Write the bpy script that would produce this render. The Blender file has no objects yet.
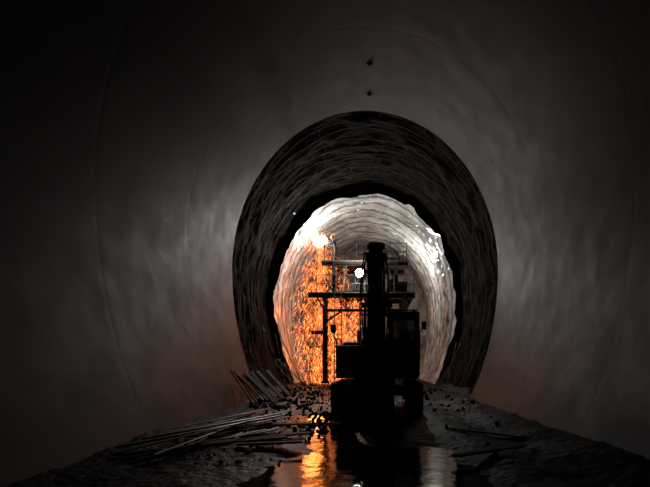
import bpy, bmesh, math, random
from mathutils import Vector, Matrix, noise, Euler
random.seed(7)
S=bpy.context.scene
try:
    S.view_settings.view_transform='Standard'
    S.view_settings.look='None'
except Exception as e: print(e)

# ------------------------------------------------------------ materials
def mat(name, col, rough=0.6, metal=0.0, emis=None, estr=0, col2=None, nscale=3, bump=0, bscale=20, ndet=6, spec=0.5, trans=0, lo=0.35, hi=0.65):
    m=bpy.data.materials.new(name); m.use_nodes=True
    nt=m.node_tree; b=nt.nodes['Principled BSDF']
    b.inputs['Base Color'].default_value=(*col,1); b.inputs['Roughness'].default_value=rough
    b.inputs['Metallic'].default_value=metal; b.inputs['Specular IOR Level'].default_value=spec
    b.inputs['Transmission Weight'].default_value=trans
    if emis: 
        b.inputs['Emission Color'].default_value=(*emis,1); b.inputs['Emission Strength'].default_value=estr
    tc=nt.nodes.new('ShaderNodeTexCoord')
    if col2:
        n=nt.nodes.new('ShaderNodeTexNoise'); n.inputs['Scale'].default_value=nscale; n.inputs['Detail'].default_value=ndet
        nt.links.new(tc.outputs['Object'],n.inputs['Vector'])
        r=nt.nodes.new('ShaderNodeValToRGB'); r.color_ramp.elements[0].position=lo; r.color_ramp.elements[1].position=hi
        r.color_ramp.elements[0].color=(*col,1); r.color_ramp.elements[1].color=(*col2,1)
        nt.links.new(n.outputs['Fac'],r.inputs['Fac']); nt.links.new(r.outputs['Color'],b.inputs['Base Color'])
    if bump:
        n2=nt.nodes.new('ShaderNodeTexNoise'); n2.inputs['Scale'].default_value=bscale; n2.inputs['Detail'].default_value=8
        nt.links.new(tc.outputs['Object'],n2.inputs['Vector'])
        bp=nt.nodes.new('ShaderNodeBump'); bp.inputs['Strength'].default_value=bump; bp.inputs['Distance'].default_value=0.05
        nt.links.new(n2.outputs['Fac'],bp.inputs['Height']); nt.links.new(bp.outputs['Normal'],b.inputs['Normal'])
    return m

def concrete_mat():
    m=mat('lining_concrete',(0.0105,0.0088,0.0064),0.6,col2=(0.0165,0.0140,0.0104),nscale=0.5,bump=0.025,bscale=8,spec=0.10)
    nt=m.node_tree; b=nt.nodes['Principled BSDF']
    b.inputs['Specular Tint'].default_value=(0.50,0.42,0.33,1)
    ramp=[n for n in nt.nodes if n.type=='VALTORGB'][0]
    tc=[n for n in nt.nodes if n.type=='TEX_COORD'][0]
    sep=nt.nodes.new('ShaderNodeSeparateXYZ'); nt.links.new(tc.outputs['Object'],sep.inputs[0])
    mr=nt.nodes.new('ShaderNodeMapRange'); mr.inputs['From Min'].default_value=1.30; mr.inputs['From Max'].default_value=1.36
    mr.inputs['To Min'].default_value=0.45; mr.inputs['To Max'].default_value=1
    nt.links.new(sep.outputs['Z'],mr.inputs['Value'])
    n=nt.nodes.new('ShaderNodeTexNoise'); n.inputs['Scale'].default_value=1.4; n.inputs['Detail'].default_value=10; n.inputs['Roughness'].default_value=0.7
    nt.links.new(tc.outputs['Object'],n.inputs['Vector'])
    mr2=nt.nodes.new('ShaderNodeMapRange'); mr2.inputs['From Min'].default_value=0.3; mr2.inputs['From Max'].default_value=0.7
    mr2.inputs['To Min'].default_value=0.75; mr2.inputs['To Max'].default_value=1.3
    nt.links.new(n.outputs['Fac'],mr2.inputs['Value'])
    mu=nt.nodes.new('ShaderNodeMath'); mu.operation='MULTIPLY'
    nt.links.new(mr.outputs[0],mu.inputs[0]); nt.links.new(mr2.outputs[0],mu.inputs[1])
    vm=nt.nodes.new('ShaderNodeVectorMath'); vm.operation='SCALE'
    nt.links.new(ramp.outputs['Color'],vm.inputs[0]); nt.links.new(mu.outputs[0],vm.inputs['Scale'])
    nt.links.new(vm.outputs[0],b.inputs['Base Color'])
    mr3=nt.nodes.new('ShaderNodeMapRange'); mr3.inputs['From Min'].default_value=0.35; mr3.inputs['From Max'].default_value=0.65
    mr3.inputs['To Min'].default_value=0.50; mr3.inputs['To Max'].default_value=0.62
    nt.links.new(n.outputs['Fac'],mr3.inputs['Value']); nt.links.new(mr3.outputs[0],b.inputs['Roughness'])
    return m
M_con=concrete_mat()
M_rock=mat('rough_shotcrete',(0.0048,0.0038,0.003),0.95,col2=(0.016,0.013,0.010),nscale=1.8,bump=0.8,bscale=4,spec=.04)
M_rock.node_tree.nodes['Principled BSDF'].inputs['Specular Tint'].default_value=(.6,.52,.42,1)
M_mem=mat('waterproof_membrane',(0.30,0.292,0.275),0.2,col2=(0.58,0.57,0.54),nscale=1.0,spec=.9)
nt=M_mem.node_tree; tc=[n for n in nt.nodes if n.type=='TEX_COORD'][0]
rn=nt.nodes.new('ShaderNodeTexNoise'); rn.inputs['Scale'].default_value=1.6; rn.inputs['Detail'].default_value=5; rn.inputs['Distortion'].default_value=1.0
try: rn.noise_type='RIDGED_MULTIFRACTAL'
except Exception as e: print(e)
bp=nt.nodes.new('ShaderNodeBump'); bp.inputs['Strength'].default_value=1.0; bp.inputs['Distance'].default_value=0.10
nt.links.new(tc.outputs['Object'],rn.inputs['Vector']); nt.links.new(rn.outputs['Fac'],bp.inputs['Height']); nt.links.new(bp.outputs['Normal'],nt.nodes['Principled BSDF'].inputs['Normal'])
# welded sheet laps every ~1.2 m: narrow darker bands
wv=nt.nodes.new('ShaderNodeTexWave'); wv.wave_type='BANDS'; wv.bands_direction='Y'; wv.inputs['Scale'].default_value=0.262; wv.inputs['Distortion'].default_value=1.2; wv.inputs['Detail'].default_value=2; wv.inputs['Detail Scale'].default_value=.6
nt.links.new(tc.outputs['Object'],wv.inputs['Vector'])
mrr=nt.nodes.new('ShaderNodeMapRange'); mrr.inputs['From Min'].default_value=0; mrr.inputs['From Max'].default_value=.12; mrr.inputs['To Min'].default_value=.35; mrr.inputs['To Max'].default_value=1
nt.links.new(wv.outputs['Fac'],mrr.inputs['Value'])
rp=[n for n in nt.nodes if n.type=='VALTORGB'][0]
vm=nt.nodes.new('ShaderNodeVectorMath'); vm.operation='SCALE'
nt.links.new(rp.outputs['Color'],vm.inputs[0]); nt.links.new(mrr.outputs[0],vm.inputs['Scale']); nt.links.new(vm.outputs[0],nt.nodes['Principled BSDF'].inputs['Base Color'])
M_face=mat('excavated_rock',(0.15,0.14,0.13),0.8,col2=(0.4,0.38,0.35),nscale=1.2,bump=1,bscale=3)
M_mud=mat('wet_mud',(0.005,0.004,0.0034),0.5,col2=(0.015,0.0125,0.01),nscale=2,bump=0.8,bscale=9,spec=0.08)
M_mud.node_tree.nodes['Principled BSDF'].inputs['Specular Tint'].default_value=(.55,.48,.41,1)
M_water=mat('muddy_water',(0.004,0.0035,0.003),0.04,bump=0.2,bscale=2.5,spec=0.5)
M_stone=mat('stone',(0.010,0.008,0.0065),0.6,col2=(0.034,0.029,0.023),nscale=3,bump=0.5,spec=.2)
M_steel=mat('rusty_steel',(0.015,0.011,0.009),0.8,0.2,col2=(0.04,0.03,0.024),nscale=5,bump=0.2,spec=.1)
M_dsteel=mat('dark_steel',(0.03,0.028,0.026),0.55,0.4,col2=(0.06,0.05,0.045),nscale=6)
M_yel=mat('dirty_yellow_paint',(0.09,0.058,0.014),0.45,col2=(0.035,0.027,0.016),nscale=4,bump=0.1)
M_track=mat('track_steel',(0.02,0.018,0.016),0.6,0.5,col2=(0.04,0.035,0.03),nscale=8)
M_chrome=mat('hydraulic_chrome',(0.4,0.4,0.4),0.2,1)
M_glass=mat('cab_glass',(0.02,0.025,0.03),0.08,trans=0.6)
M_black=mat('black_rubber',(0.015,0.015,0.015),0.6)
M_wood=mat('deck_timber',(0.08,0.055,0.035),0.8,col2=(0.15,0.11,0.07),nscale=6)
M_pipe=mat('pale_pipe',(0.16,0.15,0.135),0.4,col2=(0.06,0.055,0.05),nscale=5)
M_cloth=mat('work_clothes',(0.02,0.03,0.05),0.85,col2=(0.04,0.05,0.08),nscale=8)
M_skin=mat('skin',(0.35,0.2,0.13),0.6)
M_helm=mat('helmet_yellow',(0.6,0.35,0.03),0.35)
M_vest=mat('orange_vest',(0.45,0.12,0.03),0.7)
M_lamp=mat('lamp_glow',(1,1,1),0.5,emis=(0.95,0.98,1),estr=40)
M_arc=mat('arc_glow',(1,1,1),0.5,emis=(1,0.93,0.85),estr=60)
M_cyan=mat('small_lamp_glow',(1,1,1),0.5,emis=(0.3,0.75,0.8),estr=1.0)
M_sp=mat('spark_glow',(0,0,0),0.5,emis=(1,0.15,0.02),estr=1.5)
M_sp2=mat('spark_glow_hot',(0,0,0),0.5,emis=(1,0.3,0.07),estr=4)
for m in (M_sp,M_sp2):
    try: m.cycles.emission_sampling='NONE'
    except Exception: pass

# ------------------------------------------------------------ helpers
def link(o,parent=None):
    S.collection.objects.link(o)
    if parent: o.parent=parent
    return o
def from_bm(name,bm,mats,parent=None,smooth=False):
    me=bpy.data.meshes.new(name); bmesh.ops.recalc_face_normals(bm,faces=bm.faces); bm.to_mesh(me); bm.free()
    for m in (mats if isinstance(mats,(list,tuple)) else [mats]): me.materials.append(m)
    if smooth:
        for p in me.polygons: p.use_smooth=True
    return link(bpy.data.objects.new(name,me),parent)
def empty(name,loc=(0,0,0),rz=0):
    o=bpy.data.objects.new(name,None); o.location=loc; o.rotation_euler=(0,0,rz); o.empty_display_size=0.3
    return link(o)
def box(bm,c,s,rot=(0,0,0),mi=0,bev=0):
    M=Matrix.Translation(c)@Euler(rot).to_matrix().to_4x4()@Matrix.Diagonal((*s,1))
    r=bmesh.ops.create_cube(bm,size=1,matrix=M)
    fs=set(f for v in r['verts'] for f in v.link_faces)
    for f in fs: f.material_index=mi
    if bev:
        es=list(set(e for v in r['verts'] for e in v.link_edges))
        bmesh.ops.bevel(bm,geom=es,offset=bev,segments=2,affect='EDGES',profile=0.5)
def bar(bm,p,q,r,seg=8,mi=0,r2=None):
    p=Vector(p);q=Vector(q);d=q-p
    if d.length<1e-5: return
    M=Matrix.Translation((p+q)/2)@d.to_track_quat('Z','Y').to_matrix().to_4x4()
    r_=bmesh.ops.create_cone(bm,cap_ends=True,segments=seg,radius1=r,radius2=r if r2 is None else r2,depth=d.length,matrix=M)
    for f in set(f for v in r_['verts'] for f in v.link_faces): f.material_index=mi
def beam(bm,p,q,w,h=None,mi=0):
    p=Vector(p);q=Vector(q);d=q-p;h=h or w
    M=Matrix.Translation((p+q)/2)@d.to_track_quat('Z','Y').to_matrix().to_4x4()@Matrix.Diagonal((w,h,d.length,1))
    r=bmesh.ops.create_cube(bm,size=1,matrix=M)
    for f in set(f for v in r['verts'] for f in v.link_faces): f.material_index=mi
def ibeam(bm,p,q,w):
    p=Vector(p);q=Vector(q);d=(q-p);R=d.to_track_quat('Z','Y').to_matrix()
    for off,sx,sy in ((Vector((0,w/2,0)),w,w*0.12),(Vector((0,-w/2,0)),w,w*0.12),(Vector((0,0,0)),w*0.14,w)):
        M=Matrix.Translation((p+q)/2+R@off)@R.to_4x4()@Matrix.Diagonal((sx,sy,d.length,1))
        bmesh.ops.create_cube(bm,size=1,matrix=M)
def extrude_yz(bm,pts,x0,x1,mi=0):
    a=[bm.verts.new((x0,y,z)) for y,z in pts]; b=[bm.verts.new((x1,y,z)) for y,z in pts]
    n=len(pts); fs=[bm.faces.new(a),bm.faces.new(b[::-1])]
    for i in range(n): fs.append(bm.faces.new((a[i],a[(i+1)%n],b[(i+1)%n],b[i])))
    for f in fs: f.material_index=mi

# ------------------------------------------------------------ tunnel shell
ZC=4.9
def prof(a,bt,n=96,zlow=-0.5):
    bb=bt+1.8
    t0=math.asin((zlow-ZC)/bb)
    out=[]
    for i in range(n+1):
        t=math.pi-t0+( t0-(math.pi-t0))*i/n
        s=math.sin(t); out.append((a*math.cos(t),ZC+(bt if s>0 else bb)*s,t))
    return out
def tube(name,a,bt,y0,y1,ny,m,disp=0,ds=1,n=96,edge=0,fn=None):
    bm=bmesh.new(); P=prof(a,bt,n); rows=[]
    for j in range(ny+1):
        y=y0+(y1-y0)*j/ny; row=[]
        for i,(x,z,t) in enumerate(P):
            nx,nz=math.cos(t),math.sin(t)
            yy=y
            d=0
            if disp: d=disp*noise.fractal(Vector((x*ds,y*ds,z*ds)),1,2,4)
            if fn: d+=fn(t,y)
            if edge and j==0: yy+=edge*noise.noise(Vector((x*0.9,0,z*0.9)))*2+0.12*noise.noise(Vector((x*4,0,z*4)))
            row.append(bm.verts.new((x+nx*d,yy,z+nz*d)))
        rows.append(row)
    for j in range(ny):
        for i in range(n):
            bm.faces.new((rows[j][i],rows[j][i+1],rows[j+1][i+1],rows[j+1][i]))
    return from_bm(name,bm,m,smooth=True)
def joint(t,y):
    k=(17.7-y)%4.5; k=min(k,4.5-k)
    return 0.003*math.exp(-(k/0.05)**2)+0.008*noise.noise(Vector((math.cos(t)*2.0,y*0.3,math.sin(t)*2.0)))
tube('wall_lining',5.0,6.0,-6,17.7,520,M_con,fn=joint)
bm=bmesh.new(); A=prof(5.0,6.0);B=prof(5.62,6.62)
va=[bm.verts.new((x,17.7,z)) for x,z,t in A]; vb=[bm.verts.new((x,17.72,z)) for x,z,t in B]
for i in range(len(A)-1): bm.faces.new((va[i],va[i+1],vb[i+1],vb[i]))
from_bm('trim_lining_end',bm,M_con)
bm=bmesh.new()
for y in (14.9,16.6):
    x=0.15; z=ZC+6.0*math.sqrt(1-(x/5)**2)-.01
    bar(bm,(x,y,z),(x,y,z-.03),.09,16); bar(bm,(x,y,z-.03),(x,y,z-.06),.05,12)
from_bm('grout_pipe_stubs',bm,M_con)
def rockfn(t,y):
    c,s=math.cos(t),math.sin(t)
    return 0.07*noise.noise(Vector((c*2.2,y*2.6,s*2.2)))+0.03*noise.noise(Vector((c*9,y*2.2,s*9)))
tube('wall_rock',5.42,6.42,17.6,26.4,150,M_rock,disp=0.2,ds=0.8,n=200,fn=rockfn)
def memfn(t,y): 
    c,s=math.cos(t),math.sin(t)
    k=((y-26+.25*math.sin(t*3)+.2*noise.noise(Vector((c*3,0,s*3))))%1.2)/1.2
    fold=abs(noise.noise(Vector((c*6+y*.4,y*.9,s*6-y*.3))))
    fold2=abs(noise.noise(Vector((c*14-y*.8,y*1.9,s*14+y*.5))))
    return -0.13*(abs(math.sin(math.pi*k))**.6)+0.16*fold+0.09*fold2-.07
tube('wall_membrane',5.02,5.88,26,36,190,M_mem,disp=0.07,ds=0.7,edge=0.45,n=280,fn=memfn)
tube('wall_shotcrete',5.3,6.1,35.8,41,60,M_face,disp=0.12,ds=1,n=120)
bm=bmesh.new(); N=46
vs={}
for i in range(N+1):
    for j in range(N+1):
        x=-5.6+11.2*i/N; z=-0.5+12*j/N
        vs[i,j]=bm.verts.new((x,40.5+0.5*noise.fractal(Vector((x*.5,0,z*.5)),1,2,4),z))
for i in range(N):
    for j in range(N): bm.faces.new((vs[i,j],vs[i+1,j],vs[i+1,j+1],vs[i,j+1]))
from_bm('wall_tunnel_face',bm,M_face,smooth=False)

# steel arch ribs
bm=bmesh.new()
y=18.4
for k in range(10):
    P=prof(5.41,6.41,60)
    for i in range(60):
        x,z,_=P[i];x2,z2,_=P[i+1]
        f=lambda x,z:Vector((x+0.16*noise.noise(Vector((x*.4,k*3.1,z*.4))),y+0.2*noise.noise(Vector((x*.35,k*7,z*.35))),z+0.16*noise.noise(Vector((x*.4,k*5.1+9,z*.4)))))
        beam(bm,f(x,z),f(x2,z2),0.045,0.045)
    y+=0.8+random.uniform(-.15,.15)
P=prof(5.42,6.42,40)
for i in range(1,40,1):
    x,z,_=P[i]
    y=18.3
    while y<25.6:
        if random.random()<.6: bar(bm,(x,y,z),(x+random.uniform(-.15,.15),y+0.75,z+random.uniform(-.15,.15)),0.012,5)
        y+=0.75
from_bm('steel_arch_ribs',bm,M_steel)

# ------------------------------------------------------------ ground
def gz(x,y):
    h=0.05*noise.fractal(Vector((x*.8,y*.8,0)),1,2,5)+0.018*noise.noise(Vector((x*6,y*6,3)))
    h+=0.02*math.sin(x*4.2+0.4*math.sin(y*.7))
    e=((x-0.05)/1.40)**2+((y-5.7)/2.35)**2
    h-=0.16*math.exp(-e**2*0.7)
    e=((x+0.7)/0.55)**2+((y-9.7)/1.7)**2
    h-=0.15*math.exp(-e)
    e=((x+1.4)/0.6)**2+((y-12.2)/1.5)**2
    h-=0.11*math.exp(-e)
    s=max(0,abs(x)-2.6)
    h+=0.06*s*(1.0+0.8*noise.noise(Vector((x*.9,y*.6,7))))
    if y>17:
        h+=max(0,min(1,(y-17)/3))*0.06*max(0,abs(x)-2)
    return h+0.02
bm=bmesh.new(); rows=[]
ys=[]; y=-6
while y<41.0:
    ys.append(y); y+= 0.3 if y<4.5 else (0.05 if y<12 else (0.09 if y<20 else 0.25))
NX=150
for y in ys:
    row=[]
    for i in range(NX+1):
        x=-4.6+9.2*i/NX
        row.append(bm.verts.new((x,y,gz(x,y))))
    rows.append(row)
for j in range(len(ys)-1):
    for i in range(NX): bm.faces.new((rows[j][i],rows[j][i+1],rows[j+1][i+1],rows[j+1][i]))
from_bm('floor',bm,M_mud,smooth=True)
bm=bmesh.new(); v=[bm.verts.new(p) for p in ((-2.4,3.4,-0.035),(2.4,3.4,-0.035),(2.4,14.2,-0.035),(-2.4,14.2,-0.035))]; bm.faces.new(v)
from_bm('puddle',bm,M_water)

# rubble
bm=bmesh.new()
def stone(x,y,s):
    if abs(x)>3.6: return
    z=gz(x,y)
    if z<-0.06: z=-0.06
    M=Matrix.Translation((x,y,z+s*0.2))@Euler((random.random()*6,random.random()*6,random.random()*6)).to_matrix().to_4x4()@Matrix.Diagonal((s,s*random.uniform(.5,.9),s*random.uniform(.3,.6),1))
    r=bmesh.ops.create_icosphere(bm,subdivisions=1,radius=1,matrix=M)
    for v in r['verts']:
        v.co+=Vector((random.uniform(-1,1),random.uniform(-1,1),random.uniform(-1,1)))*s*0.2
for k in range(900):
    y=random.uniform(6.6,25); x=random.gauss(-1.7,1.0) if random.random()<.85 else random.uniform(-3.6,3.2)
    if y<8.3 and -1.2<x<1.3: continue
    stone(x,y,random.choice([.02,.03,.04,.05,.07]) * (1.15 if y>12 else 1))
for k in range(90):
    stone(random.uniform(-1.5,-0.1),random.uniform(10.0,13.5),random.uniform(.04,.12))
for k in range(180):
    sx=random.choice([-1,-1,-1,-1,1]); stone(sx*random.uniform(1.8,3.6),random.uniform(14,26),random.uniform(.05,.15))
from_bm('rubble',bm,M_stone)
bm=bmesh.new()
for x,y,a,L in ((-2.2,8.3,.9,1.8),(-1.8,9.1,1.25,1.5),(-2.7,9.6,.55,2.2),(-1.6,7.9,1.5,1.1),(2.4,9.4,-.8,1.6),(-0.9,11.4,1.0,1.2),(-2.0,10.6,1.4,1.6),(1.9,7.2,1.1,1.3)):
    box(bm,(x,y,gz(x,y)+.06),(.16,L,.035),(random.uniform(-.04,.04),random.uniform(-.15,.15),-a))
# boards leaning on the lower left wall
for y,l in ((15.2,.2),(16.0,.0),(16.9,.15),(18.6,.1)):
    beam(bm,(-3.1+l,y,.12),(-4.0,y+.5,1.1),.2,.04)
from_bm('scrap_boards',bm,M_wood)

# pipes and hose at left
bm=bmesh.new()
for k in range(13):
    x0=-3.4+random.uniform(-.25,.7); y0=7.0+random.uniform(-.5,1.8); x1=-2.3+random.uniform(-.5,.8); y1=11.4+random.uniform(-2.2,1.2)
    bar(bm,(x0,y0,gz(x0,y0)+.05+.012*k),(x1,y1,gz(x1,y1)+.05+.012*k),random.choice([.012,.015,.025]))
from_bm('steel_pipe_pile',bm,M_pipe)
bm=bmesh.new(); prev=None
for k in range(60):
    t=k/59; x=-3.7+2.4*t+0.25*math.sin(t*9); y=6.9+2.6*t+0.6*math.sin(t*5)
    p=Vector((x,y,gz(x,y)+.04))
    if prev: bar(bm,prev,p,0.03,8)
    prev=p
from_bm('hose',bm,M_black)
def rods(name,items,m=M_steel):
    bm=bmesh.new()
    for p,q,r in items: bar(bm,p,q,r,6)
    return from_bm(name,bm,m)
it=[]
for k in range(6):
    y=14.2+0.35*k; it.append(((-3.35+.04*k,y,0.1),(-4.1,y+.1,1.2+random.uniform(-.25,.1)),.018))
it.append(((-3.5,14.1,.4),(-3.6,16.5,.45),.015)); it.append(((-3.9,14.1,.9),(-3.95,16.5,.95),.015))
rods('rebar_bundle',it,M_steel)
it=[]
for k in range(12):
    y=20+random.uniform(-.8,3.5); it.append(((-3.3+random.uniform(-.4,.5),y,.2),(-4.2+random.uniform(-.1,.4),y+random.uniform(-.8,.8),random.uniform(1.2,3.0)),.02))
rods('rebar_bundle',it,M_pipe)
it=[]
for k in range(8):
    y=20+random.uniform(-.4,3.0); it.append(((3.4+random.uniform(-.4,.3),y,.2),(4.2+random.uniform(-.2,.1),y+random.uniform(-.8,.8),random.uniform(1.0,2.4)),.016))
rods('rebar_bundle',it,M_pipe)

# ------------------------------------------------------------ excavator (faces -Y)
EX=empty('excavator',(0.42,15.0,0.02),math.radians(-3))
def track(name,xc):
    bm=bmesh.new(); w=.5; hl=1.45; r=.38; zc=.42
    pts=[]
    for i in range(17):
        a=-math.pi/2+math.pi*i/16; pts.append((hl+r*math.cos(a),zc+r*math.sin(a)))
    for i in range(17):
        a=math.pi/2+math.pi*i/16; pts.append((-hl+r*math.cos(a),zc+r*math.sin(a)))
    inner=[(y*0.965,zc+(z-zc)*.84) for y,z in pts]
    n=len(pts)
    V=[[bm.verts.new((x,y,z)) for y,z in L] for x,L in ((xc-w/2,pts),(xc+w/2,pts),(xc+w/2,inner),(xc-w/2,inner))]
    for a in range(4):
        A_,B_=V[a],V[(a+1)%4]
        for i in range(n): bm.faces.new((A_[i],A_[(i+1)%n],B_[(i+1)%n],B_[i]))
    per=2*(2*hl)+2*math.pi*r; ng=44
    for k in range(ng):
        s=per*k/ng
        if s<2*hl: c=(-hl+s,zc-r,0)
        elif s<2*hl+math.pi*r: a=-math.pi/2+(s-2*hl)/r; c=(hl+r*math.cos(a),zc+r*math.sin(a),a+math.pi/2)
        elif s<4*hl+math.pi*r: c=(hl-(s-2*hl-math.pi*r),zc+r,math.pi)
        else: a=math.pi/2+(s-4*hl-math.pi*r)/r; c=(-hl+r*math.cos(a),zc+r*math.sin(a),a+math.pi/2)
        box(bm,(xc,c[0],c[1]),(w+.02,.03,.08),(c[2],0,0))
    for yy in (-hl,hl): bar(bm,(xc-.12,yy,zc),(xc+.12,yy,zc),.3,20)
    for k in range(7): bar(bm,(xc-.16,-1.15+k*.38,.2),(xc+.16,-1.15+k*.38,.2),.1,12)
    for k in range(2): bar(bm,(xc-.1,-.5+k,.66),(xc+.1,-.5+k,.66),.07,12)
    box(bm,(xc,0,.42),(.22,2.6,.3),bev=.03)
    from_bm(name,bm,M_track,EX)
track('track_left',-1.05); track('track_right',1.05)
bm=bmesh.new()
box(bm,(0,0,.55),(1.7,1.2,.3),bev=.05); bar(bm,(0,0,.65),(0,0,.98),.55,28)
from_bm('undercarriage',bm,M_track,EX)
bm=bmesh.new()
box(bm,(0,.35,1.03),(2.45,3.0,.16),bev=.03)
box(bm,(-.85,-.35,1.5),(.78,1.5,.86),bev=.06)
box(bm,(-.85,-.95,1.3),(.7,.4,.4),bev=.05)
box(bm,(0,1.15,1.6),(2.4,1.2,1.0),bev=.08)
box(bm,(0.1,1.1,2.15),(1.2,.8,.14),bev=.04)
bar(bm,(-.7,1.2,2.0),(-.7,1.2,2.5),.06,12)
box(bm,(0,-.45,1.35),(.1,1.0,.6)); 
for sx in (-.27,.27): extrude_yz(bm,[(-1.05,1.1),(-1.05,1.5),(-.75,1.85),(-.35,1.75),(.2,1.1)],sx-.03,sx+.03)
for k in range(6): box(bm,(-1.21,.9+.1*k,1.6),(.03,.05,.6),mi=1)
from_bm('upper_house',bm,[M_yel,M_black],EX)
bm=bmesh.new()
pts=[]
n=14
for z in (1.0,1.85):
    for i in range(n+1):
        x=-1.22+2.44*i/n; pts.append((x,1.75+.45*math.sqrt(max(0,1-(x/1.3)**2)),z))
lo=[bm.verts.new(p) for p in pts[:n+1]]+[bm.verts.new((1.22,1.6,1.0)),bm.verts.new((-1.22,1.6,1.0))]
hi=[bm.verts.new(p) for p in pts[n+1:]]+[bm.verts.new((1.22,1.6,1.85)),bm.verts.new((-1.22,1.6,1.85))]
bm.faces.new(lo);bm.faces.new(hi)
for i in range(len(lo)): j=(i+1)%len(lo); bm.faces.new((lo[i],lo[j],hi[j],hi[i]))
from_bm('counterweight',bm,M_yel,EX)
bm=bmesh.new()
for x,y0,y1 in ((-1.2,-1.05,.35),(-.52,-1.05,.35)):
    for yy in (y0,y1): bar(bm,(x,yy,1.9),(x,yy,2.15),.018)
    bar(bm,(x,y0,2.15),(x,y1,2.15),.018)
bar(bm,(-1.2,-1.0,1.9),(-1.3,-1.15,2.35),.015); box(bm,(-1.3,-1.15,2.42),(.16,.04,.24),bev=.015)
bar(bm,(1.2,-1.15,2.2),(1.36,-1.25,2.5),.015); box(bm,(1.36,-1.25,2.5),(.13,.04,.24),bev=.015)
from_bm('handrails_and_mirrors',bm,M_dsteel,EX)
# cab
bm=bmesh.new(); x0,x1=.42,1.2; y0,y1=-1.25,.35; z0,z1=1.1,2.82
C=[(x0,y0),(x1,y0),(x1,y1),(x0,y1)]
for (x,y) in C:
    beam(bm,(x,y,z0),(x,y+(.12 if y<0 else 0),z1),.08)
for i in range(4):
    a=C[i];b=C[(i+1)%4]; f=lambda p:(p[0],p[1]+(.12 if p[1]<0 else 0))
    beam(bm,(*f(a),z1),(*f(b),z1),.08); beam(bm,(*a,z0),(*b,z0),.1)
box(bm,((x0+x1)/2,(y0+y1)/2+.06,z1+.05),(.86,1.56,.09),bev=.03)
box(bm,((x0+x1)/2,y0+.02,1.32),(.78,.05,.4)); box(bm,(x1-.02,(y0+y1)/2,1.4),(.05,1.55,.6)); box(bm,(x0+.02,(y0+y1)/2,1.4),(.05,1.55,.6)); box(bm,((x0+x1)/2,y1,1.55),(.78,.05,.9))
beam(bm,(x1,-.35,1.1),(x1,-.35,z1),.06)
beam(bm,(x0,-1.16,2.05),(x1,-1.16,2.05),.035)
for k in range(5): bar(bm,(x0+.06+k*.165,-1.3,z1+.12),(x0+.06+k*.165,.2,z1+.12),.018)
for yy in (-1.3,.2): bar(bm,(x0+.02,yy,z1+.12),(x1-.02,yy,z1+.12),.02)
for k in range(2): box(bm,(x0+.15+k*.5,-1.3,z1+.03),(.16,.1,.12),bev=.02)
bar(bm,(x1+.05,-1.15,1.5),(x1+.05,-1.15,2.3),.016)
box(bm,(.82,-.25,1.55),(.5,.5,.14),bev=.05); box(bm,(.82,.02,1.9),(.44,.14,.65),bev=.06); box(bm,(.82,.04,2.32),(.26,.1,.2),bev=.04)
for x in (.55,1.08): bar(bm,(x,-.55,1.4),(x,-.58,1.85),.02); 
from_bm('cab',bm,M_dsteel,EX)
bm=bmesh.new()
box(bm,((x0+x1)/2,-1.17,2.2),(.72,.012,1.2)); box(bm,(x1,-.75,2.25),(.012,.7,1.1)); box(bm,(x1,0,2.25),(.012,.6,1.1)); box(bm,(x0,-.45,2.25),(.012,1.4,1.1)); box(bm,((x0+x1)/2,y1,2.4),(.7,.012,.75))
M_glass.node_tree.nodes['Principled BSDF'].inputs['Transmission Weight'].default_value=1.0
M_glass.node_tree.nodes['Principled BSDF'].inputs['Base Color'].default_value=(.3,.32,.33,1)
from_bm('cab_windows',bm,M_glass,EX)
# boom
bm=bmesh.new()
extrude_yz(bm,[(-.55,1.45),(-.85,1.45),(-1.35,2.3),(-1.5,3.0),(-1.75,3.45),(-2.5,4.05),(-2.62,4.2),(-2.5,4.35),(-1.55,4.05),(-1.1,3.6),(-.85,2.9),(-.6,2.2),(-.45,1.65)],-.24,.24)
for sx in (-.26,.26): extrude_yz(bm,[(-1.0,3.1),(-1.35,2.75),(-1.55,3.1),(-1.3,3.5)],sx-.025,sx+.025)
bar(bm,(-.3,-.62,1.58),(.3,-.62,1.58),.12,16); bar(bm,(-.27,-2.52,4.2),(.27,-2.52,4.2),.11,16)
for k in range(2): 
    prev=None
    for p in [(-.5,1.9),(-.75,2.95),(-1.05,3.72),(-1.5,4.14),(-2.2,4.42)]:
        q=(-.1+.2*k,p[0],p[1]+.05)
        if prev: bar(bm,prev,q,.022)
        prev=q
from_bm('boom',bm,M_yel,EX)
# stick (dipper)
bm=bmesh.new()
extrude_yz(bm,[(-2.3,4.68),(-2.15,4.5),(-2.38,4.02),(-3.05,2.75),(-3.48,1.68),(-3.62,1.5),(-3.74,1.66),(-3.5,2.6),(-3.05,3.6),(-2.7,4.3)],-.18,.18)
bar(bm,(-.24,-3.6,1.62),(.24,-3.6,1.62),.08,14); bar(bm,(-.24,-2.28,4.56),(.24,-2.28,4.56),.08,14)
for sx,k in ((-.25,0),(-.3,1),(.26,2)):
    prev=None
    for t in range(13):
        u=t/12; q=Vector((sx-.1*math.sin(math.pi*u)*(1 if sx<0 else -.7),-2.3-1.25*u-.08*math.sin(6*u+k),4.4-2.7*u))
        if prev: bar(bm,prev,q,.022,6)
        prev=q
from_bm('stick',bm,M_yel,EX)
def cyl(bm,p,q,r,f=.55):
    p=Vector(p);q=Vector(q);m=p.lerp(q,f)
    bar(bm,p,m,r,14,0); bar(bm,m,q,r*.55,12,1); bar(bm,m-(q-p).normalized()*.06,m,r*1.15,14,0)
    for e in (p,q): bar(bm,e-Vector((r*1.2,0,0)),e+Vector((r*1.2,0,0)),r*1.1,12,0)
bm=bmesh.new()
for sx in (-.36,.36): cyl(bm,(sx,-1.15,1.25),(sx,-1.28,3.1),.075)
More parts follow.
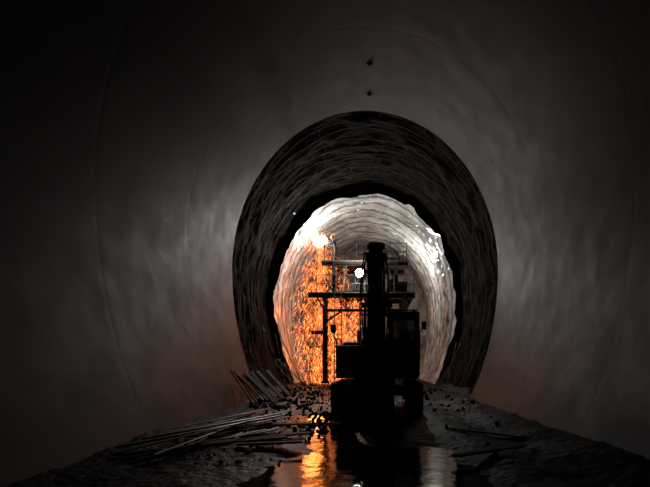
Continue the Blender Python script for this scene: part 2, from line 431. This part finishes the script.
cyl(bm,(0,-1.15,3.95),(0,-2.28,4.56),.07,.7)
cyl(bm,(0,-2.95,4.05),(0,-3.85,2.25),.065,.6)
from_bm('hydraulic_cylinders',bm,[M_dsteel,M_chrome],EX)
bm=bmesh.new()
for sx in (-.2,.2):
    beam(bm,(sx,-3.85,2.25),(sx,-3.5,2.0),.05,.08); beam(bm,(sx,-3.85,2.25),(sx,-3.95,1.55),.05,.09)
from_bm('bucket_linkage',bm,M_dsteel,EX)
# bucket
bm=bmesh.new()
sh=[(-3.45,1.62),(-3.75,1.66),(-3.98,1.56),(-4.18,1.3),(-4.28,.95),(-4.24,.6),(-4.08,.3),(-3.82,.12),(-3.5,.06),(-3.2,.1)]
inn=[(y+.04 if z>.3 else y,z-(.05 if z>1 else -.04)) for y,z in sh]
ring=sh+inn[::-1]
extrude_yz(bm,ring,-.47,.47)
for sx in (-.47,.44): extrude_yz(bm,sh+[(-3.25,.6),(-3.4,1.3)],sx,sx+.035)
for k in range(5):
    x=-.4+.2*k; extrude_yz(bm,[(-3.3,.04),(-3.3,.15),(-2.98,.12),(-2.98,.08)],x-.045,x+.045)
for sx in (-.2,.2): extrude_yz(bm,[(-3.4,1.55),(-3.62,1.85),(-4.0,1.7),(-4.1,1.35)],sx-.025,sx+.025)
for z in (.55,.95): 
    box(bm,(0,-4.29,z),(.94,.03,.07))
from_bm('bucket',bm,M_dsteel,EX)

# ------------------------------------------------------------ working gantry
G=empty('working_gantry',(0,28.5,0.1))
bm=bmesh.new()
XS=(-2.3,2.3); YS=(-1.3,1.3)
for x in XS:
    for y in YS:
        ibeam(bm,(x,y,.1),(x,y,5.2),.28)
        ibeam(bm,(x*.78,y,5.2),(x*.78,y,7.1),.2)
        box(bm,(x,y,.15),(.45,.45,.12))
    ibeam(bm,(x,-1.6,.35),(x,1.6,.35),.22)
    for z in (2.9,5.1): ibeam(bm,(x,-1.6,z),(x,1.6,z),.18)
    beam(bm,(x,-1.3,.5),(x,1.3,2.8),.08); beam(bm,(x,1.3,3.0),(x,-1.3,5.0),.08)
for y in YS:
    ibeam(bm,(-3.3,y,5.15),(2.9,y,5.15),.24)
    ibeam(bm,(-3.1,y,3.0),(-2.3,y,3.0),.16); ibeam(bm,(3.1,y,3.0),(2.3,y,3.0),.16)
    ibeam(bm,(-2.5,y,7.0),(2.5,y,7.0),.18)
    ibeam(bm,(-2.2,y,4.3),(2.2,y,4.3),.14)
    for x in (-1.1,0,1.1): beam(bm,(x,y,4.3),(x,y,7.0),.09)
    for s in (-1,1):
        beam(bm,(s*2.3,y,3.6),(s*1.3,y,4.3),.1)
        beam(bm,(s*2.8,y,5.1),(s*2.3,y,4.2),.08)
        beam(bm,(s*2.3,y,5.2),(s*1.1,y,7.0),.07)
        beam(bm,(s*1.1,y,5.2),(0,y,6.9),.06)
for y in YS:
    prev=None
    for i in range(13):
        a=math.pi*i/12; q=Vector((1.6*math.cos(a)+.4,y,7.1+1.15*math.sin(a)))
        if prev: beam(bm,prev,q,.07)
        prev=q
from_bm('frame',bm,M_dsteel,G)
bm=bmesh.new()
for k in range(9):
    y=-1.4+.35*k
    box(bm,(-.2,y,5.3),(6.2,.3,.05)); box(bm,(0,y,7.14),(5.0,.3,.05))
    for s in (-1,1): box(bm,(s*2.85,y,3.1),(.8,.3,.05))
from_bm('deck_planks',bm,M_wood,G)
bm=bmesh.new()
for y in (-1.45,1.45):
    for z0,xx in ((5.33,2.8),(7.16,2.4)):
        n=5
        for k in range(n+1):
            x=-xx+2*xx*k/n
            if z0>6 and x<-1: continue
            bar(bm,(x,y,z0),(x,y,z0+1.0),.025)
        xl=-xx if z0<6 else -.5
        for h in (.5,1.0): bar(bm,(xl,y,z0+h),(xx,y,z0+h),.022)
from_bm('guard_rails',bm,M_dsteel,G)
bm=bmesh.new()
for x in (-1.75,-1.35): bar(bm,(x,-1.75,.1),(x,-1.5,5.6),.025)
for k in range(17): z=.4+.31*k; bar(bm,(-1.75,-1.75+.0455*(z-.1),z),(-1.35,-1.75+.0455*(z-.1),z),.015)
from_bm('ladder',bm,M_dsteel,G)
bm=bmesh.new()
for x in (1.0,1.35): 
    bar(bm,(x,-.8,5.33),(x,-.8,6.4),.12,14); bar(bm,(x,-.8,6.4),(x,-.8,6.55),.12,14,r2=.04)
box(bm,(.2,-.9,5.6),(.7,.5,.5),bev=.04); box(bm,(1.5,.2,7.4),(.8,.6,.5),bev=.04); box(bm,(2.2,-.6,5.7),(.6,.6,.7),bev=.04)
box(bm,(-.6,.3,7.35),(.7,.5,.38),bev=.04); box(bm,(1.7,-.9,5.75),(.5,.4,.8),bev=.04)
from_bm('gas_bottles_and_tool_boxes',bm,M_dsteel,G)
# floodlights
def flood(loc,r,down):
    F=empty('floodlight',loc)
    bm=bmesh.new(); bmesh.ops.create_cone(bm,cap_ends=True,segments=24,radius1=r,radius2=r,depth=.04,matrix=Matrix.Rotation(math.pi/2,4,'X'))
    from_bm('lamp_lens',bm,M_lamp,F)
    bm=bmesh.new(); bmesh.ops.create_cone(bm,cap_ends=True,segments=24,radius1=r*1.15,radius2=r*.7,depth=.14,matrix=Matrix.Translation((0,.1,0))@Matrix.Rotation(-math.pi/2,4,'X'))
    bar(bm,(0,.15,0),(0,.35,-.3),.03); bar(bm,(0,.35,-down),(0,.35,.1),.03)
    from_bm('lamp_housing',bm,M_dsteel,F)
flood((-0.3,26.85,6.5),.24,1.1)
flood((-2.35,26.85,8.35),.2,1.15)
F2=empty('site_lamp',(-3.75,24.95,9.3))
bm=bmesh.new(); bmesh.ops.create_uvsphere(bm,u_segments=12,v_segments=8,radius=.05); from_bm('bulb',bm,M_cyan,F2,True)
bm=bmesh.new(); bar(bm,(0,0,.05),(-.05,.05,.35),.04); from_bm('socket',bm,M_black,F2)

# ------------------------------------------------------------ sparks
CUT=Vector((-2.75,28.3,8.75))
bm=bmesh.new()
def streak(p,d,L,w,mi):
    d=d.normalized(); s=Vector((1,0,0)) if abs(d.x)<.8 else Vector((0,0,1))
    a=d.cross(s).normalized(); b=d.cross(a)
    vs_=[bm.verts.new(p+a*w*math.cos(t)+b*w*math.sin(t)) for t in (0,2.09,4.19)]
    e=bm.verts.new(p+d*L); f0=bm.verts.new(p-d*L*.25)
    for i in range(3):
        f=bm.faces.new((vs_[i],vs_[(i+1)%3],e)); f.material_index=mi
        f=bm.faces.new((vs_[(i+1)%3],vs_[i],f0)); f.material_index=mi
for k in range(10500):
    vx=random.gauss(-.22,.65); vy=random.gauss(0,.6)
    t=random.random()**0.8
    fall=8.6*t
    st=random.random()
    if st<.55:
        x=CUT.x+.1+vx*(.5+2.3*t)*.9; y=CUT.y+vy*(.3+1.2*t)
    elif st<.69:
        x=CUT.x+.1+random.gauss(0,.14+.22*t); y=CUT.y+random.gauss(0,.2)
    else:
        x=random.uniform(-2.2,-.2)+random.gauss(0,.2); y=CUT.y+random.uniform(-.8,.8); fall=3.6+random.random()*4.9
    z=CUT.z-fall
    if noise.noise(Vector((x*1.5,y*.5,z*1.1)))<-.05 and random.random()<.7: continue
    if z<.15 or abs(x)>4.4*math.sqrt(max(.1,1-((z-4.9)/7.6)**2)) : continue
    d=Vector((vx*.8+random.gauss(0,.45),vy*.3,-1-random.random()))
    streak(Vector((x,y,z)),d,random.uniform(.05,.3),random.uniform(.006,.015),1 if random.random()<.25 else 0)
for k in range(300):
    d=Vector((random.gauss(0,1),random.gauss(0,1),random.gauss(-.4,1))); r=abs(random.gauss(0,.35))
    streak(CUT+d.normalized()*r,d,random.uniform(.1,.3),.012,1)
from_bm('cutting_sparks',bm,[M_sp,M_sp2])

# ------------------------------------------------------------ workers
def skin_obj(name,verts,edges,rad,m,parent,root=0,sub=2):
    me=bpy.data.meshes.new(name); me.from_pydata(verts,edges,[]); o=bpy.data.objects.new(name,me); link(o,parent)
    md=o.modifiers.new('Skin','SKIN'); md.use_smooth_shade=True
    sv=me.skin_vertices[0].data if me.skin_vertices else None
    if sv is None:
        bpy.context.view_layer.objects.active=o; bpy.ops.mesh.customdata_skin_add(); sv=me.skin_vertices[0].data
    for i,r in enumerate(rad): sv[i].radius=(r,r) if not isinstance(r,tuple) else r; sv[i].use_root=(i==root)
    s=o.modifiers.new('Sub','SUBSURF'); s.levels=sub; s.render_levels=sub
    me.materials.append(m); return o
def worker(name,loc,rz,lh,rh,lean=.1,vest=False):
    """faces local -Y; lh, rh: hand targets (local)"""
    W=empty(name,loc,rz)
    hip=Vector((0,0,.92)); ch=Vector((0,-lean,1.32)); nk=Vector((0,-lean*1.2,1.47)); hd=Vector((0,-lean*1.5,1.6))
    V=[hip,Vector((0,-lean*.4,1.12)),ch,nk]; E=[(0,1),(1,2),(2,3)]; R=[(.15,.11),(.14,.1),(.17,.11),.06]
    def add(p,r,fr): V.append(Vector(p));R.append(r);E.append((fr,len(V)-1)); return len(V)-1
    hands=[]
    for s,T in ((-1,lh),(1,rh)):
        T=Vector(T); sh=ch+Vector((s*.19,0,.08)); a=add(sh,.065,2)
        mid=(sh+T)/2; L=(T-sh).length; h=math.sqrt(max(0,.28**2-(L/2)**2)); el=mid+Vector((s*.5,.2,-1)).normalized()*h
        b=add(el,.048,a); add(T,.034,b); hands.append((T,(T-el).normalized()))
    for s in (-1,1):
        a=add((s*.1,0,.86),.09,0); b=add((s*.13,-.06-.05*s,.48),.062,a); c=add((s*.15,.02-.08*s,.1),.045,b); 
    skin_obj('clothed_body',[tuple(v) for v in V],E,R,M_vest if vest else M_cloth,W)
    bm=bmesh.new()
    for s in (-1,1):
        box(bm,(s*.15,-.05-.08*s,.05),(.1,.28,.1),bev=.03)
    from_bm('boots',bm,M_black,W,True)
    bm=bmesh.new(); bmesh.ops.create_uvsphere(bm,u_segments=24,v_segments=18,radius=1)
    for v in bm.verts:
        x,y,z=v.co; k=1-.28*max(0,-z)
        v.co=Vector((x*.078*k,y*.098*k-(.012*max(0,-z) if y<0 else 0),z*.122))
        if y<-.8 and abs(x)<.25 and -.35<z<.05: v.co.y-=.02
        if abs(z)<.2 and .2<abs(x)<.55 and y<-.7 and z>0: v.co.y+=.008
    bmesh.ops.translate(bm,verts=bm.verts,vec=hd+Vector((0,-.01,.02)))
    for s in (-1,1): box(bm,hd+Vector((s*.08,.0,.01)),(.02,.04,.06),bev=.008)
    bar(bm,nk-Vector((0,0,.03)),hd,.052,12)
    box(bm,hd+Vector((0,-.105,-.045)),(.045,.012,.01),mi=1)
    for s in (-1,1): box(bm,hd+Vector((s*.03,-.098,.03)),(.022,.01,.01),mi=1)
    from_bm('head',bm,[M_skin,M_black],W,True)
    bm=bmesh.new(); bmesh.ops.create_uvsphere(bm,u_segments=24,v_segments=16,radius=1)
    bmesh.ops.delete(bm,geom=[v for v in bm.verts if v.co.z<-.01],context='VERTS')
    for v in bm.verts: v.co=Vector((v.co.x*.115,v.co.y*.135,v.co.z*.11))+hd+Vector((0,0,.06))
    bar(bm,hd+Vector((0,-.02,.055)),hd+Vector((0,-.02,.068)),.135,24)
    from_bm('helmet',bm,M_helm,W,True)
    for i,(T,d) in enumerate(hands):
        side=Vector((1,0,0)) if abs(d.x)<.7 else Vector((0,1,0)); n_=d.cross(side).normalized(); side=n_.cross(d).normalized()
        V=[T,T+d*.09];E=[(0,1)];R=[(.03,.022),(.04,.016)]
        for f in range(4):
            b=T+d*.09+side*(-.027+.018*f); L=(.024,.028,.026,.02)[f]
            i0=len(V); V+= [b,b+d*L,b+d*L*1.6+n_*.018,b+d*L*1.5+n_*.04]; R+=[.0095,.009,.0085,.008]; E+=[(1,i0),(i0,i0+1),(i0+1,i0+2),(i0+2,i0+3)]
        i0=len(V); V+=[T+d*.03-side*.03,T+d*.06-side*.045+n_*.015,T+d*.085-side*.04+n_*.03]; R+=[.012,.01,.009]; E+=[(0,i0),(i0,i0+1),(i0+1,i0+2)]
        skin_obj('hand_%d'%(i+1),[tuple(v) for v in V],E,R,M_skin,W,sub=1)
    return W
wc=worker('worker',(-1.75,28.3,7.27),math.radians(-80),(-.12,-.5,1.42),(.14,-.48,1.36),.14)
bm=bmesh.new(); bar(bm,(0.1,-.4,1.3),(0,-.8,1.5),.015); bar(bm,(0,-.8,1.5),(0,-.9,1.47),.012)
from_bm('cutting_torch',bm,M_dsteel,wc)
worker('worker',(-1.15,27.6,5.43),math.radians(20),(-.3,-.2,.95),(.28,-.25,1.0),.05,vest=True)

bm=bmesh.new()
for k in range(7):
    bmesh.ops.create_icosphere(bm,subdivisions=2,radius=random.uniform(.06,.18),matrix=Matrix.Translation(CUT+Vector((random.gauss(-.05,.16),random.gauss(0,.1),random.gauss(0,.15)))))
from_bm('cutting_arc',bm,M_arc)

# ------------------------------------------------------------ lights
def pt(name,loc,P,col,r=.1):
    l=bpy.data.lights.new(name,'POINT'); l.energy=P; l.color=col; l.shadow_soft_size=r
    o=bpy.data.objects.new(name,l); o.location=loc; link(o); return o
pt('floodlight_light',(-.3,26.6,6.5),280,(.97,.98,.98))
pt('floodlight_light',(-2.35,26.65,8.35),170,(.97,.98,.98))
pt('cutting_arc_light',CUT+Vector((0,-.25,.0)),700,(1,.96,.9))
pt('added_grazing_light',(2.6,30.8,7.6),420,(1,.98,.92))  # added light without a fixture, grazes the right membrane for fold contrast
pt('spark_light',(-3.1,28.2,7.0),70,(1,.25,.05),.5)
pt('spark_light',(-3.2,28.0,4.6),140,(1,.25,.05),.5)
pt('spark_light',(-2.9,28.0,2.2),140,(1,.25,.05),.5)
pt('spark_light',(-1.2,28.6,2.2),110,(1,.25,.05),.4)
w=bpy.data.worlds.new('tunnel_dark'); w.use_nodes=True; w.node_tree.nodes['Background'].inputs[0].default_value=(0,0,0,1); S.world=w
w.node_tree.nodes['Background'].inputs[1].default_value=0

cam=bpy.data.cameras.new('camera'); cam.sensor_width=36; cam.lens=26.03
cam.shift_x=-40/650; cam.shift_y=117/650; cam.clip_end=200
co=bpy.data.objects.new('camera',cam); co.location=(0,0,1.5); co.rotation_euler=(math.pi/2,0,0); link(co); S.camera=co
